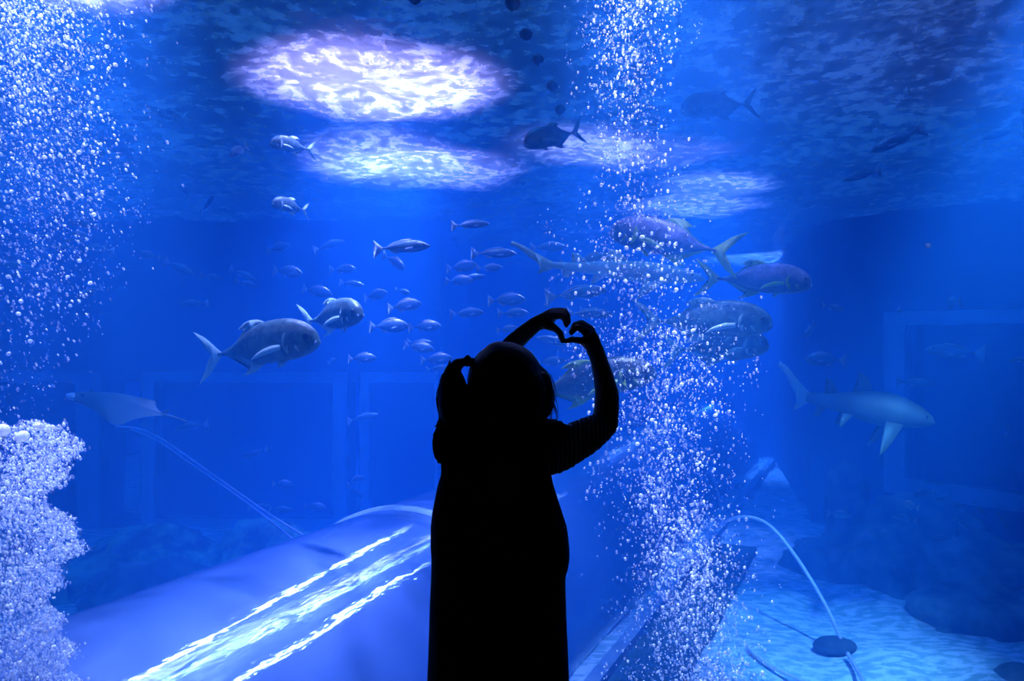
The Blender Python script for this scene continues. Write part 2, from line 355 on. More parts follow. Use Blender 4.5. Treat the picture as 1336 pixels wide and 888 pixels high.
# ------------------------------------------------------------------ the tunnel over the tank bed
tang = math.atan2(0.914, 0.406); TR = 1.49
tun = empty('acrylic_tunnel', (-3.67, 1.63, BED_Z), (0, 0, tang))   # local x runs along the tunnel, local -y to its right
tag(tun, 'half round clear acrylic walk-through tunnel crossing the tank bed behind the girl', 'tunnel')
def arch(name, x0, x1, r0, r1, m, seg=40, nx=14, a0=0, a1=math.pi):
    bm = bmesh.new(); g = []
    for i in range(nx + 1):
        x = x0 + (x1 - x0) * i / nx
        g.append([[bm.verts.new((x, r * math.cos(a0 + (a1-a0) * k / seg), r * math.sin(a0 + (a1-a0) * k / seg))) for k in range(seg + 1)] for r in (r0, r1)])
    for i in range(nx):
        for k in range(seg):
            bm.faces.new((g[i][1][k], g[i+1][1][k], g[i+1][1][k+1], g[i][1][k+1]))
            bm.faces.new((g[i][0][k], g[i][0][k+1], g[i+1][0][k+1], g[i+1][0][k]))
    for i in (0, nx):
        for k in range(seg): bm.faces.new((g[i][0][k], g[i][1][k], g[i][1][k+1], g[i][0][k+1]))
    for k in (0, seg):
        for i in range(nx): bm.faces.new((g[i][0][k], g[i+1][0][k], g[i+1][1][k], g[i][1][k]))
    return ob(name, bm, m, tun, smooth=True)
for a, b in ((1.9, 6.54), (6.62, 15.02), (15.1, 21.0)):
    arch('acrylic_arch', a, b, TR - 0.08, TR, M['tunnel'])
for a in (6.54, 15.02): arch('seam_ring', a, a + 0.08, TR - 0.09, TR + 0.035, M['seam'], nx=1)
for sgn in (-1, 1):
    lo, hi = sorted((sgn * (TR + 0.27), sgn * (TR + 0.40)))
    boxob('kerb', (1.9, lo, -0.05), (21, hi, 0.16), M['kerb'], tun)
    lo, hi = sorted((sgn * (TR - 0.02), sgn * (TR + 0.12)))
boxob('walkway', (1.9, -1.3, -0.05), (21, 1.3, 0.06), M['slab'], tun)
bm = bmesh.new(); box(bm, (5.2, -TR - 1.05, -0.05), (12, -TR - 0.44, 0.13))
sl = ob('dark_slab', bm, M['slab']); sl.location = (-3.67, 1.63, BED_Z); sl.rotation_euler = (0, 0, tang)  # dark greenish strip laid along the kerb
tag(sl, 'dark greenish slab lying beside the right kerb of the tunnel', 'slab')

# ------------------------------------------------------------------ rocks
def rock(loc, r, seed, label, m='rock', group=None, sub=4, amp=0.28, rz=0):
    bm = bmesh.new(); bmesh.ops.create_icosphere(bm, subdivisions=sub, radius=1)
    off = Vector((seed * 7.3, seed * 3.1, seed * 1.7))
    for v in bm.verts:
        d = mnoise.fractal(v.co * 1.3 + off, 0.9, 2.0, 5) * amp + mnoise.cell(v.co * 1.6 + off) * 0.10
        v.co *= 1 + d
        v.co = Vector((v.co.x * r[0], v.co.y * r[1], v.co.z * r[2]))
    o = ob('rock', bm, M[m], smooth=True); o.location = loc; o.rotation_euler.z = rz
    tag(o, label, 'rock', group); return o
rock((-4.6, 10.2, BED_Z), (1.35, 0.8, 0.66), 1, 'low algae green boulder left of the tunnel, nearest the bubble cloud')
rock((-3.1, 10.4, BED_Z), (1.05, 0.8, 0.68), 2, 'rounded green boulder beside the tunnel, under the two slanting hoses')
rock((-5.9, 10.0, BED_Z), (0.9, 0.9, 0.62), 4, 'dark boulder at far left, mostly behind the bubble cloud')
rock((-3.9, 9.1, BED_Z), (0.95, 0.6, 0.55), 6, 'dark low boulder in front of the green ones on the left', 'darkrock')
rock((4.75, 11.4, BED_Z + .55), (0.30, 0.32, 0.80), 7, 'tall narrow rock spire rising right of centre at the back', 'darkrock', sub=4, amp=.2)
rock((5.45, 10.9, BED_Z + .2), (0.80, 0.7, 0.78), 8, 'big rounded dark boulder right of the rock spire', 'darkrock')
rock((4.9, 10.3, BED_Z + .15), (0.75, 0.7, 0.65), 9, 'dark boulder at the foot of the rock spire, behind the pale sand', 'darkrock')
rock((5.75, 9.9, BED_Z + .05), (1.0, 0.8, 0.60), 10, 'broad dark boulder in front of the big rounded one', 'darkrock')
rock((6.6, 9.5, BED_Z + .05), (1.2, 1.0, 0.6), 11, 'broad dark boulder at the right edge of the sand', 'darkrock')
rock((5.3, 8.9, BED_Z - .05), (0.7, 0.6, 0.42), 12, 'low dark rock at the sand edge, right of the hose weight', 'darkrock')
rock((4.35, 11.0, BED_Z), (0.6, 0.5, 0.45), 13, 'small dark rock left of the rock spire', 'darkrock')
rock((4.62, 7.35, BED_Z + .02), (0.2, 0.16, 0.11), 14, 'small dark stone in the bottom right corner', 'darkrock', sub=3)

# ------------------------------------------------------------------ hoses
def hose(pts, r, label, m='hose'):
    bm = bmesh.new(); tube(bm, spline([P(*p) for p in pts], 8), r, 8)
    o = ob('air_hose', bm, M[m], smooth=True); tag(o, label, 'hose'); return o
hose([(935, 692, 8.6), (950, 679, 8.5), (975, 674, 8.4), (1005, 686, 8.3), (1040, 728, 8.2), (1075, 785, 8.05), (1092, 822, 8.0), (1100, 842, 8.0)], 0.018, 'lilac air hose arching up from the weight on the sand')
hose([(1106, 852, 7.72), (1114, 866, 7.48), (1122, 880, 7.24), (1132, 900, 6.92)], 0.020, 'short lilac hose running from the weight to the lower picture edge')
hose([(975, 845, 7.86), (990, 857, 7.64), (1012, 872, 7.38), (1040, 885, 7.17), (1080, 902, 6.9)], 0.020, 'lilac hose lying on the sand below the bubble column')
hose([(150, 557, 9.4), (178, 559, 9.4), (208, 571, 9.3), (255, 603, 9.2), (310, 642, 9.1), (360, 676, 9.0), (402, 702, 9.0)], 0.014, 'upper of the two slanting hoses below the ray')
hose([(170, 560, 9.6), (205, 575, 9.5), (252, 607, 9.4), (300, 640, 9.3), (345, 673, 9.2), (388, 708, 9.2)], 0.012, 'lower of the two slanting hoses below the ray')
bm = bmesh.new(); ell(bm, (0, 0, 0), (0.215, 0.16, 0.085), 3)
for v in bm.verts: v.co *= 1 + 0.12 * mnoise.noise(v.co * 9)
o = ob('hose_weight', bm, M['weight'], smooth=True); o.location = (3.22, 8.0, BED_Z + 0.06); tag(o, 'dark flat round weight holding the hoses on the sand', 'weight')

# ------------------------------------------------------------------ floats on the surface
for i, (px, py, r, lb) in enumerate(((541, -3, .036, 'dark float at the top edge, apart to the left of the row'), (669, 4, .042, 'dark float highest in the row, cut by the top edge'),
        (686, 45, .038, 'second dark float from the top of the row'), (702, 78, .037, 'third dark float from the top of the row'),
        (720, 112, .040, 'fourth dark float from the top, above the dark trevally'), (731, 143, .042, 'lowest dark float, just above the dark trevally'))):
    Y = (WATER_Z - 0.03 - CAMZ) / ((CY - py) / F)
    p = P(px, py, Y); t = empty('mooring_float', p); tag(t, lb, 'float', 'dark floats on the water surface')
    bm = bmesh.new(); ell(bm, (0, 0, 0), (r * 1.1, r * 1.1, r), 3); ob('float_body', bm, M['float'], t, True)
    bm = bmesh.new(); tube(bm, [(0, 0, -r * 1.1), (0, 0, r * 1.05)], r * .22, 8); ob('float_stem', bm, M['float'], t, True)

# ------------------------------------------------------------------ fish
def interp(xs, ys, x):
    xs = np.array(xs[::-1]); ys = np.array(ys[::-1]); return float(np.interp(x, xs, ys))
def smooth_prof(xs, ys, q):
    # monotone-ish smooth interpolation
    xs = np.array(xs[::-1], float); ys = np.array(ys[::-1], float)
    i = min(max(int(np.searchsorted(xs, q)) - 1, 0), len(xs) - 2)
    h = xs[i+1] - xs[i]; t = (q - xs[i]) / h
    d = np.gradient(ys, xs); h00 = 2*t**3-3*t**2+1; h10 = t**3-2*t**2+t; h01 = -2*t**3+3*t**2; h11 = t**3-t**2
    return float(h00*ys[i] + h10*h*d[i] + h01*ys[i+1] + h11*h*d[i+1])
def bend_y(x, k): return k * (x - 0.3) ** 2 * (1 if x < 0.3 else 0.3)
def fish_body(xs, top, bot, wid, bend, rings=30, seg=20, gill=None, mouth=True):
    bm = bmesh.new(); R_ = []
    for i in range(rings + 1):
        u = i / rings; u = u ** 1.25
        x = xs[0] + (xs[-1] - xs[0]) * u
        zt, zb, wd = smooth_prof(xs, top, x), smooth_prof(xs, bot, x), max(smooth_prof(xs, wid, x), 0.002)
        if gill and x > gill: wd *= 1 + 0.07 * min(1, (0.5 - x) / 0.1)
        cz = (zt + zb) / 2; hz = (zt - zb) / 2; ring = []
        for k in range(seg):
            a = 2 * math.pi * k / seg
            ca, sa = math.cos(a), math.sin(a)
            ring.append(bm.verts.new((x, bend_y(x, bend) + wd * math.copysign(abs(ca) ** 0.9, ca), cz + hz * sa)))
        R_.append(ring)
    for i in range(rings):
        for k in range(seg): bm.faces.new((R_[i][k], R_[i][(k+1)%seg], R_[i+1][(k+1)%seg], R_[i+1][k]))
    bm.faces.new(R_[0][::-1]); bm.faces.new(R_[-1]); return bm
def plate(outline, th=0.006, bend=0.0, plane='xz', origin=(0, 0, 0), rot=None):
    bm = bmesh.new(); vs = []
    for s in (1, -1):
        vs.append([bm.verts.new((x, s * th / 2, z)) for x, z in outline])
    bm.faces.new(vs[0]); bm.faces.new(vs[1][::-1]); n = len(outline)
    for i in range(n): bm.faces.new((vs[0][i], vs[1][i], vs[1][(i+1)%n], vs[0][(i+1)%n]))
    bmesh.ops.triangulate(bm, faces=[f for f in bm.faces if len(f.verts) > 4])
    for v in bm.verts:
        if rot: v.co = rot @ v.co
        v.co += Vector(origin); v.co.y += bend_y(v.co.x, bend) if plane == 'xz' else 0
    return bm
def curve2(pts, n=5):
    q = spline([(x, 0, z) for x, z in pts], n); return [(p.x, p.z) for p in q]

def make_mesh(bm, name, m, smooth=True):
    bmesh.ops.recalc_face_normals(bm, faces=bm.faces); me = bpy.data.meshes.new(name); bm.to_mesh(me); bm.free(); me.materials.append(m)
    if smooth: me.polygons.foreach_set('use_smooth', [True] * len(me.polygons))
    return me
def disc_eye(x, z, y, r):
    bm = bmesh.new(); ell(bm, (x, y, z), (r, r * .45, r), 2); return bm

def proto(kind, skin, fin, bend=0.0, hs=1.0):
    P_ = []
    if kind == 'trevally':
        xs = [.5, .487, .455, .40, .34, .22, .10, -.02, -.10, -.16, -.22, -.27, -.30]
        top = [.0, .046, .092, .135, .162, .18, .172, .135, .088, .046, .020, .013, .012]
        bot = [-.03, -.050, -.074, -.095, -.108, -.118, -.115, -.090, -.060, -.036, -.018, -.013, -.012]
        wid = [.014, .034, .052, .066, .076, .083, .078, .060, .042, .027, .014, .009, .008]
        P_.append(('body', fish_body(xs, [t*hs for t in top], [t*hs for t in bot], wid, bend, 40, 26, 0.27), skin))
        P_.append(('tail_fin', plate(curve2([(-.27, .014), (-.315, .055), (-.39, .13), (-.49, .19)]) + curve2([(-.49, .19), (-.42, .10), (-.365, .035), (-.352, 0), (-.365, -.035), (-.42, -.10), (-.49, -.19)])[1:] + curve2([(-.49, -.19), (-.39, -.13), (-.315, -.055), (-.27, -.014)])[1:], .007, bend), fin))
        P_.append(('dorsal_fin', plate([(x, z*hs) for x, z in curve2([(.12, .165), (.07, .194), (.01, .202), (-.05, .190), (-.11, .150)]) + curve2([(-.11, .150), (-.05, .170), (.0, .172), (.035, .156), (.015, .136), (-.05, .115), (-.12, .078), (-.20, .034), (-.25, .018)])[1:] + [(-.24, .008), (-.1, .06), (0, .105), (.1, .15)]], .006, bend), fin))
        P_.append(('anal_fin', plate([(x, z*hs) for x, z in curve2([(.09, -.105), (.04, -.135), (-.03, -.165), (-.12, -.178)]) + curve2([(-.12, -.178), (-.055, -.148), (-.03, -.118), (-.06, -.088), (-.15, -.046), (-.24, -.018)])[1:] + [(-.24, -.008), (0, -.07)]], .006, bend), fin))
        for s in (1, -1):
            P_.append(('pectoral_fin', plate(curve2([(0, .018), (-.08, .012), (-.16, -.02), (-.21, -.065)]) + curve2([(-.21, -.065), (-.13, -.045), (-.05, -.028), (0, -.02)])[1:], .005, 0, 'n', (.25, s * .084, -.02), Matrix.Rotation(R(s * -14), 3, 'Z')), fin))
            P_.append(('pelvic_fin', plate([(0, 0), (-.05, -.045), (-.065, -.04), (-.045, 0)], .005, 0, 'n', (.24, s * .02, -.108*hs)), fin))
            P_.append(('eye', disc_eye(.43, .028, s * .060, .021), M['eye']))
            P_.append(('cheek_plate', plate(curve2([(.0, .055), (-.018, .03), (-.022, 0), (-.008, -.04), (.025, -.07)], 5) + curve2([(.025, -.07), (.003, -.036), (-.010, 0), (-.006, .03), (.008, .055)], 5)[1:], .005, 0, 'n', (.36, s * .0735, 0), Matrix.Rotation(R(s * 14), 3, 'Z')), fin))
            P_.append(('gill_cover', plate(curve2([(.0, .07), (-.022, .04), (-.028, 0), (-.015, -.05), (.02, -.085)]) + curve2([(.02, -.085), (-.007, -.045), (-.018, 0), (-.012, .04), (.01, .07)])[1:], .006, 0, 'n', (.29, s * .084, 0), Matrix.Rotation(R(s * 6), 3, 'Z')), fin))
        P_.append(('mouth', plate([(.0, .002), (-.075, -.034), (-.072, -.046), (.0, -.014)], .075, 0, 'n', (.492, 0, -.012)), M['smallfin']))
    elif kind == 'bream':
        xs = [.5, .46, .40, .30, .18, .05, -.08, -.2, -.28, -.34]
        top = [.01, .045, .085, .130, .150, .140, .108, .060, .030, .022]
        bot = [-.02, -.05, -.078, -.110, -.128, -.118, -.088, -.045, -.024, -.02]
        wid = [.012, .032, .050, .066, .072, .064, .048, .026, .014, .010]
        P_.append(('body', fish_body(xs, [t*hs for t in top], [t*hs for t in bot], wid, bend, 18, 14), skin))
        P_.append(('tail_fin', plate([(-.33, .022), (-.39, .06), (-.5, .145), (-.445, .04), (-.43, 0), (-.445, -.04), (-.5, -.145), (-.39, -.06), (-.33, -.022)], .008, bend), fin))
        P_.append(('dorsal_fin', plate([(x, z*hs) for x, z in [(.24, .135), (.16, .182), (.02, .175), (-.12, .13), (-.22, .075), (-.22, .045), (0, .13)]], .006, bend), fin))
        P_.append(('anal_fin', plate([(x, z*hs) for x, z in [(-.02, -.10), (-.08, -.145), (-.18, -.095), (-.22, -.04)]], .006, bend), fin))
        for s in (1, -1):
            P_.append(('eye', disc_eye(.405, .02, s * .046, .018), M['eye']))
            P_.append(('pectoral_fin', plate([(0, .015), (-.12, -.01), (-.15, -.035), (-.06, -.03), (0, -.015)], .005, 0, 'n', (.22, s * .068, -.02), Matrix.Rotation(R(s * -20), 3, 'Z')), fin))
    elif kind == 'shark':
        xs = [.5, .47, .42, .34, .22, .08, -.05, -.16, -.25, -.31]
        top = [.0, .022, .042, .062, .078, .072, .054, .036, .026, .020]
        bot = [-.006, -.018, -.030, -.042, -.052, -.048, -.036, -.026, -.02, -.016]
        wid = [.012, .040, .056, .066, .068, .058, .044, .030, .020, .014]
        P_.append(('body', fish_body(xs, top, bot, wid, bend, 28, 16), skin))
        P_.append(('tail_fin', plate(curve2([(-.29, .02), (-.38, .062), (-.46, .105), (-.52, .125)]) + [(-.525, .10), (-.50, .095), (-.46, .07)] + curve2([(-.42, .035), (-.36, -.01), (-.37, -.055), (-.33, -.04), (-.29, -.016)]), .008, bend), fin))
        P_.append(('dorsal_fin', plate(curve2([(.10, .07), (.04, .125), (-.02, .135)]) + [(-.005, .09), (-.03, .056)], .009, bend), fin))
        P_.append(('dorsal_fin', plate(curve2([(-.12, .04), (-.16, .082), (-.205, .09)]) + [(-.19, .055), (-.20, .03)], .008, bend), fin))
        for s in (1, -1):
            P_.append(('pectoral_fin', plate(curve2([(.06, 0), (-.02, -.10), (-.08, -.155)]) + [(-.07, -.08), (-.05, 0)], .008, 0, 'n', (.24, s * .05, -.03), Matrix.Rotation(R(s * 38), 3, 'X')), fin))
            P_.append(('pelvic_fin', plate([(.03, 0), (-.03, -.055), (-.05, -.06), (-.04, 0)], .007, 0, 'n', (-.04, s * .025, -.03), Matrix.Rotation(R(s * 30), 3, 'X')), fin))
            P_.append(('eye', disc_eye(.425, .014, s * .054, .007), M['eye']))
        P_.append(('anal_fin', plate([(-.17, -.024), (-.21, -.065), (-.24, -.065), (-.23, -.02)], .007, bend), fin))
    return [(nm, make_mesh(b, nm, m)) for nm, b, m in P_]
def make_tail(me):
    me.materials[0] = M['paleshark']; return me
PROT = {
    'trevally': proto('trevally', M['trev'], M['trevfin'], 0.10), 'trevally_s': proto('trevally', M['trev'], M['trevfin'], -0.12),
    'trevally_y': proto('trevally', M['toplit_trev'], M['yellowfin'], 0.05), 'trevally_d': proto('trevally', M['darktrev'], M['darkfin'], -0.1),
    'trevally_g': proto('trevally', M['darktrev'], M['yellowfin'], 0.0, .95),
    'bream': proto('bream', M['small'], M['smallfin'], 0.12), 'bream_b': proto('bream', M['small'], M['smallfin'], -0.18, .85),
    'slim': proto('bream', M['small'], M['smallfin'], 0.08, .68),
    'shark': [(n_, m_ if n_ != 'tail_fin' else make_tail(m_)) for n_, m_ in proto('shark', M['shark'], M['shark'], 0.15)], 'shark_p': proto('shark', M['paleshark'], M['paleshark'], -0.15),
}
NM = {'trevally': 'trevally', 'bream': 'silver_fish', 'slim': 'slender_fish', 'shark': 'shark'}
def fish(kind, nose, tail, Y, label, turn=0.0, group=None, roll=0.0, cat=None, full=True, fat=1.0):
    pn, pt = P(*nose, Y), P(*tail, Y); d = pn - pt; t = R(turn)
    L = d.length / max(math.cos(t), .2)
    h = Vector((d.x, -math.sin(t) * L, d.z)).normalized()
    base = kind.split('_')[0]
    root = empty(NM[base]); root.location = (pn + pt) / 2
    root.rotation_euler = Euler((R(roll), -math.asin(h.z), math.atan2(h.y, h.x)), 'XYZ'); root.scale = (L, L * fat, L * fat)
    tag(root, label, cat or ('shark' if base == 'shark' else 'fish'), group)
    for nm, me in PROT[kind]:
        if not full and nm not in ('body', 'tail_fin', 'dorsal_fin', 'anal_fin'): continue
        o = bpy.data.objects.new(nm, me); C.objects.link(o); o.parent = root
    return root
BIG = 'large trevally'
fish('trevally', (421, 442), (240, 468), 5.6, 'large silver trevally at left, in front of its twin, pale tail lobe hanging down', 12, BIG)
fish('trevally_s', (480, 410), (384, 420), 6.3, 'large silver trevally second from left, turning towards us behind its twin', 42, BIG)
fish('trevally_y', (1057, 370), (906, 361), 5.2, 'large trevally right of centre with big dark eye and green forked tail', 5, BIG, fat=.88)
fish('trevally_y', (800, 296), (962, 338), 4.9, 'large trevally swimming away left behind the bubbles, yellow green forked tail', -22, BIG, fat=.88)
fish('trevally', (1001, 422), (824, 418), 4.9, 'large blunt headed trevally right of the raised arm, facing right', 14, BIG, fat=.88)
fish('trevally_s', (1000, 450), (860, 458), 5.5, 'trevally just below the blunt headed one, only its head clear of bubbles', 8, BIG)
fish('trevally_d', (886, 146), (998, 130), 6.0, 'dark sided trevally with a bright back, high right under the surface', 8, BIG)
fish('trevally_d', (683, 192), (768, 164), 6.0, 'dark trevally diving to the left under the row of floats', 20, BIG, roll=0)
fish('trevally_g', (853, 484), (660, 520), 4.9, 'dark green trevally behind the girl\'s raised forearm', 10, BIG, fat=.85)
fish('shark_p', (918, 365), (672, 342), 5.9, 'long pale green shark crossing behind the bubbles at centre', 5, fat=.85)
fish('shark', (1207, 548), (1024, 514), 7.5, 'stout dark shark with pale raised tail at the right', 15, fat=1.75)
fish('shark_p', (1003, 452), (900, 470), 9.0, 'faint pale shark below the blunt headed trevally', 5) if False else None

def ray():
    root = empty('stingray'); tag(root, 'pale ray with pointed snout and thin tail gliding at far left', 'ray')
    a, b = P(90, 516, 6.0), P(250, 548, 6.0); d = a - b; L = d.length
    root.location = (a + b) / 2; root.rotation_euler = Euler((R(-14), -math.asin(d.normalized().z), math.pi), 'XYZ'); root.scale = (L, L, L)
    xs = np.linspace(.5, -.27, 27); hw_x = [.5, .46, .40, .32, .24, .16, .10, .02, -.08, -.18, -.27]
    hw = [.006, .045, .07, .10, .19, .29, .30, .22, .13, .06, .02]
    th = [.01, .035, .06, .08, .095, .10, .09, .065, .042, .026, .014]
    for nm, sgn, m in (('body', 1, 'raytop'), ('belly', -1, 'raytop')):
        bm = bmesh.new(); G = []
        for x in xs:
            w_, t_ = smooth_prof(hw_x, hw, x), smooth_prof(hw_x, th, x)
            row = []
            for k in range(17):
                s = -1 + k / 8; z = sgn * t_ * (1 - abs(s) ** 1.3) * .9 + 0.10 * (abs(s) * w_) ** 1.5 * -1.6
                row.append(bm.verts.new((x - 0.16 * abs(s) ** 2 * w_ / .30, s * w_, z)))
            G.append(row)
        for i in range(len(xs) - 1):
            for k in range(16): bm.faces.new((G[i][k], G[i][k+1], G[i+1][k+1], G[i+1][k]))
        ob(nm, bm, M[m], root, True)
    bm = bmesh.new(); tube(bm, spline([(-.24, 0, 0), (-.36, .02, .005), (-.5, .05, 0)]), [.016 - .0008 * i for i in range(17)], 8); ob('tail', bm, M['raytop'], root, True)
    bm = plate([(.0, 0), (-.06, .04), (-.08, .035), (-.05, 0)], .006, 0, 'n', (-.24, 0, .012)); ob('dorsal_fin', bm, M['raytop'], root)
    bm = bmesh.new(); ell(bm, (.45, 0, -.0), (.075, .042, .034), 2); ob('snout', bm, M['white'], root, True)
    for s in (1, -1):
        bm = bmesh.new(); ell(bm, (.36, s * .062, .052), (.014, .012, .012), 2); ob('eye', bm, M['eye'], root, True)
ray()

SM = [  # kind, nose, tail, depth, turn, label
 ('trevally_s', (357,190),(411,192),6.6,30,'bright backed fish at upper left, below the big light patch'),
 ('bream_b', (303,206),(322,186),7.0,45,'small fish with a greenish tail, left of the bright backed one'),
 ('trevally', (212,152),(240,150),7.0,45,'violet topped fish high at left, nearest the bubble curtain'),
 ('bream_b', (200,137),(165,140),8.0,20,'dim fish high at left, beside the violet topped one'),
 ('bream', (140,184),(172,206),7.2,40,'pale snouted dim fish among the upper left bubbles'),
 ('trevally_s', (360,268),(402,272),6.6,42,'deep bodied fish with a glowing back, under the second light patch'),
 ('slim', (562,321),(485,324),6.4,8,'slender fish with a lilac lit back and bright face, above the school'),
 ('slim', (639,292),(588,294),6.8,5,'small slender fish highest over the school'),
 ('slim', (674,331),(614,330),7.4,5,'slender fish over the school, left of the pale shark'),
 ('bream', (396,357),(354,352),7.6,10,'small oval fish above the two big trevally'),
 ('bream_b', (466,351),(431,352),8.0,25,'small round fish at the upper left edge of the school'),
 ('bream_b', (530,352),(502,332),8.2,40,'dim fish hanging below the slender fish with bright face'),
 ('bream', (434,384),(392,376),8.0,10,'small fish right above the second trevally'),
 ('slim', (476,372),(442,368),8.6,10,'faint slender fish above the second trevally\'s head'),
 ('bream', (507,382),(472,388),8.0,25,'round fish ahead of the second trevally'),
 ('bream', (551,396),(504,402),7.4,10,'silver fish with a spread tail in mid school'),
 ('bream_b', (536,383),(516,377),8.8,20,'tiny fish above the one with the spread tail'),
 ('bream_b', (631,407),(588,410),7.8,5,'lone oval fish in the gap of the school'),
 ('bream', (534,425),(480,426),7.4,5,'broad silver fish touching noses in the middle row'),
 ('bream', (576,425),(532,427),7.4,5,'bright silver fish ahead of the broad one in the middle row'),
 ('bream', (567,456),(526,450),7.6,5,'lilac lit fish, lower of a stacked pair'),
 ('slim', (566,447),(530,446),8.2,5,'lilac lit fish, upper of a stacked pair'),
 ('bream', (591,467),(548,470),7.8,5,'pale fish beside the girl\'s ponytail'),
 ('bream_b', (588,480),(556,482),8.4,5,'faint fish lowest of the school, beside the ponytail'),
 ('bream', (492,467),(453,468),7.6,5,'small oval fish alone over the window beam'),
 ('bream_b', (440,468),(428,474),9.0,50,'tiny faint fish between the front trevally and the lone oval fish'),
 ('bream', (624,346),(582,350),8.2,5,'dim fish in the right part of the school, top row left'),
 ('bream_b', (656,349),(622,350),8.2,5,'dim fish in the right part of the school, top row right'),
 ('bream', (618,366),(580,366),8.6,5,'faint fish in the second row of the right school'),
 ('slim', (634,360),(596,364),9.0,5,'faint slender fish crossing the second row of the right school'),
 ('bream', (686,391),(636,392),7.6,5,'silver fish left above the raised hands'),
 ('bream_b', (690,408),(650,409),7.8,5,'silver fish left of the raised hands, second down'),
 ('bream', (676,428),(648,431),8.0,5,'dim fish just above the girl\'s hair'),
 ('bream_b', (738,322),(692,324),8.6,5,'faint fish above the pale shark'),
 ('slim', (806,333),(732,349),6.6,5,'slender lilac backed fish above the pale shark\'s back'),
 ('slim', (792,378),(712,388),6.6,5,'slender lilac lit fish under the pale shark, above the hands'),
 ('slim', (800,410),(738,408),6.4,5,'lilac lit fish right above the right hand'),
 ('slim', (700,440),(752,452),7.5,5,'dim fish seen under the heart of hands'),
 ('bream_b', (738,470),(700,473),8.0,5,'lilac backed dim fish beside the girl\'s hair at right'),
 ('slim', (234,396),(272,395),9.4,5,'faint lone fish above the first trevally\'s tail'),
 ('slim', (336,366),(298,350),9.6,5,'faint slender fish in the dark left middle, upper of two'),
 ('slim', (338,374),(306,366),9.8,5,'faint slender fish in the dark left middle, lower of two'),
 ('slim', (255,358),(212,340),9.6,5,'faint long fish left of the dark middle'),
 ('slim', (292,364),(260,358),9.8,5,'faint fish following the faint long one'),
 ('bream', (184,330),(206,336),8.4,30,'fish with a lilac spot, right of the little left group'),
 ('bream_b', (282,256),(262,276),9.8,30,'ghostly fish high in the dark left middle'),
 ('bream_b', (240,242),(246,258),9.8,50,'ghostly small fish left of the other ghostly one'),
 ('bream', (380,320),(345,326),9.6,20,'ghostly fish below the deep bodied one'),
 ('slim', (450,314),(408,326),9.6,5,'ghostly slender fish left of the slender fish with bright face'),
 ('bream', (24,306),(50,309),7.2,20,'leftmost lilac lit fish of the little left group'),
 ('slim', (40,323),(72,321),7.2,10,'second lilac lit fish of the little left group'),
 ('slim', (72,323),(96,322),7.4,10,'middle lilac lit fish of the little left group, low'),
 ('bream', (96,304),(118,308),7.4,20,'lilac lit fish of the little left group, upper right'),
 ('slim', (86,314),(106,312),7.6,10,'tiny lilac lit fish in the centre of the little left group'),
 ('slim', (112,322),(148,327),7.2,10,'rightmost lilac lit fish of the little left group'),
 ('bream', (92,288),(126,296),8.0,20,'broad dim lilac lit fish over the little left group'),
 ('slim', (5,345),(55,352),8.0,10,'faint curved fish at the left edge under the little group'),
 ('bream', (108,390),(126,374),7.2,45,'small colourful fish alone at the left'),
 ('slim', (228,560),(272,552),8.6,5,'faint fish behind the ray\'s tail'),
 ('slim', (318,596),(350,586),9.6,5,'faint fish before the dark window on the left'),
 ('bream', (384,632),(354,631),9.6,5,'faint oval fish low in the dark window'),
 ('bream', (426,661),(396,661),9.6,5,'faint oval fish above the tunnel, right of its pair'),
 ('slim', (382,664),(350,664),9.8,5,'faint fish above the tunnel, middle of three'),
 ('slim', (352,658),(322,664),9.8,5,'faint fish above the tunnel, left of three'),
 ('bream', (477,621),(450,634),9.6,20,'upper fish before the twin posts'),
 ('bream', (474,648),(454,636),9.6,20,'lower fish before the twin posts'),
 ('slim', (494,540),(452,550),9.8,5,'faint long fish crossing the twin posts'),
 ('slim', (1134,199),(1206,167),7.0,5,'dim fish slanting down at upper right'),
 ('slim', (1099,236),(1148,222),7.4,5,'dim fish below the slanting one at upper right'),
 ('slim', (1280,182),(1334,166),8.0,5,'faint fish at the right edge, high'),
 ('slim', (1150,126),(1184,118),8.6,5,'faint fish over the slanting one at upper right'),
 ('bream', (1228,398),(1258,392),8.4,50,'dim fish head on near the right window top'),
 ('bream_b', (1166,408),(1182,400),8.8,50,'small dim fish head on at the window corner'),
 ('bream_b', (1098,404),(1076,398),8.8,30,'small dim fish right of the nose of the big eyed trevally'),
 ('bream_b', (1046,440),(1070,420),8.6,30,'dim fish right of the blunt headed trevally'),
 ('bream', (1050,468),(1102,470),7.6,5,'oval fish with a curved tail at right'),
 ('slim', (1206,455),(1284,462),7.6,5,'long dim fish with a curved tail before the right window'),
 ('slim', (1218,500),(1172,498),8.4,5,'faint fish just above the dark shark'),
 ('slim', (1316,470),(1350,470),7.6,5,'bright fish cut by the right edge'),
 ('bream_b', (1312,552),(1320,570),9.0,40,'faint small fish at right inside the window'),
 ('bream', (1110,672),(1080,670),9.0,5,'oval fish left of the rock school'),
 ('bream', (1190,645),(1218,640),8.8,5,'fish at the top of the rock school'),
 ('bream', (1174,654),(1200,664),8.2,25,'bright white fish in the rock school'),
 ('slim', (1162,672),(1198,680),8.8,5,'slender fish under the bright one of the rock school'),
 ('bream_b', (1220,650),(1246,648),9.0,15,'fish right of the bright one of the rock school'),
 ('bream_b', (1240,656),(1264,664),9.0,15,'round fish in the middle of the rock school'),
 ('slim', (1266,694),(1246,674),9.0,5,'fish diving at the lower edge of the rock school'),
 ('slim', (1286,674),(1272,654),9.2,5,'second fish from the right in the rock school'),
 ('slim', (1314,688),(1302,670),9.2,5,'rightmost fish of the rock school'),
 ('slim', (1214,701),(1246,702),9.0,5,'thin fish low over the boulders'),
]
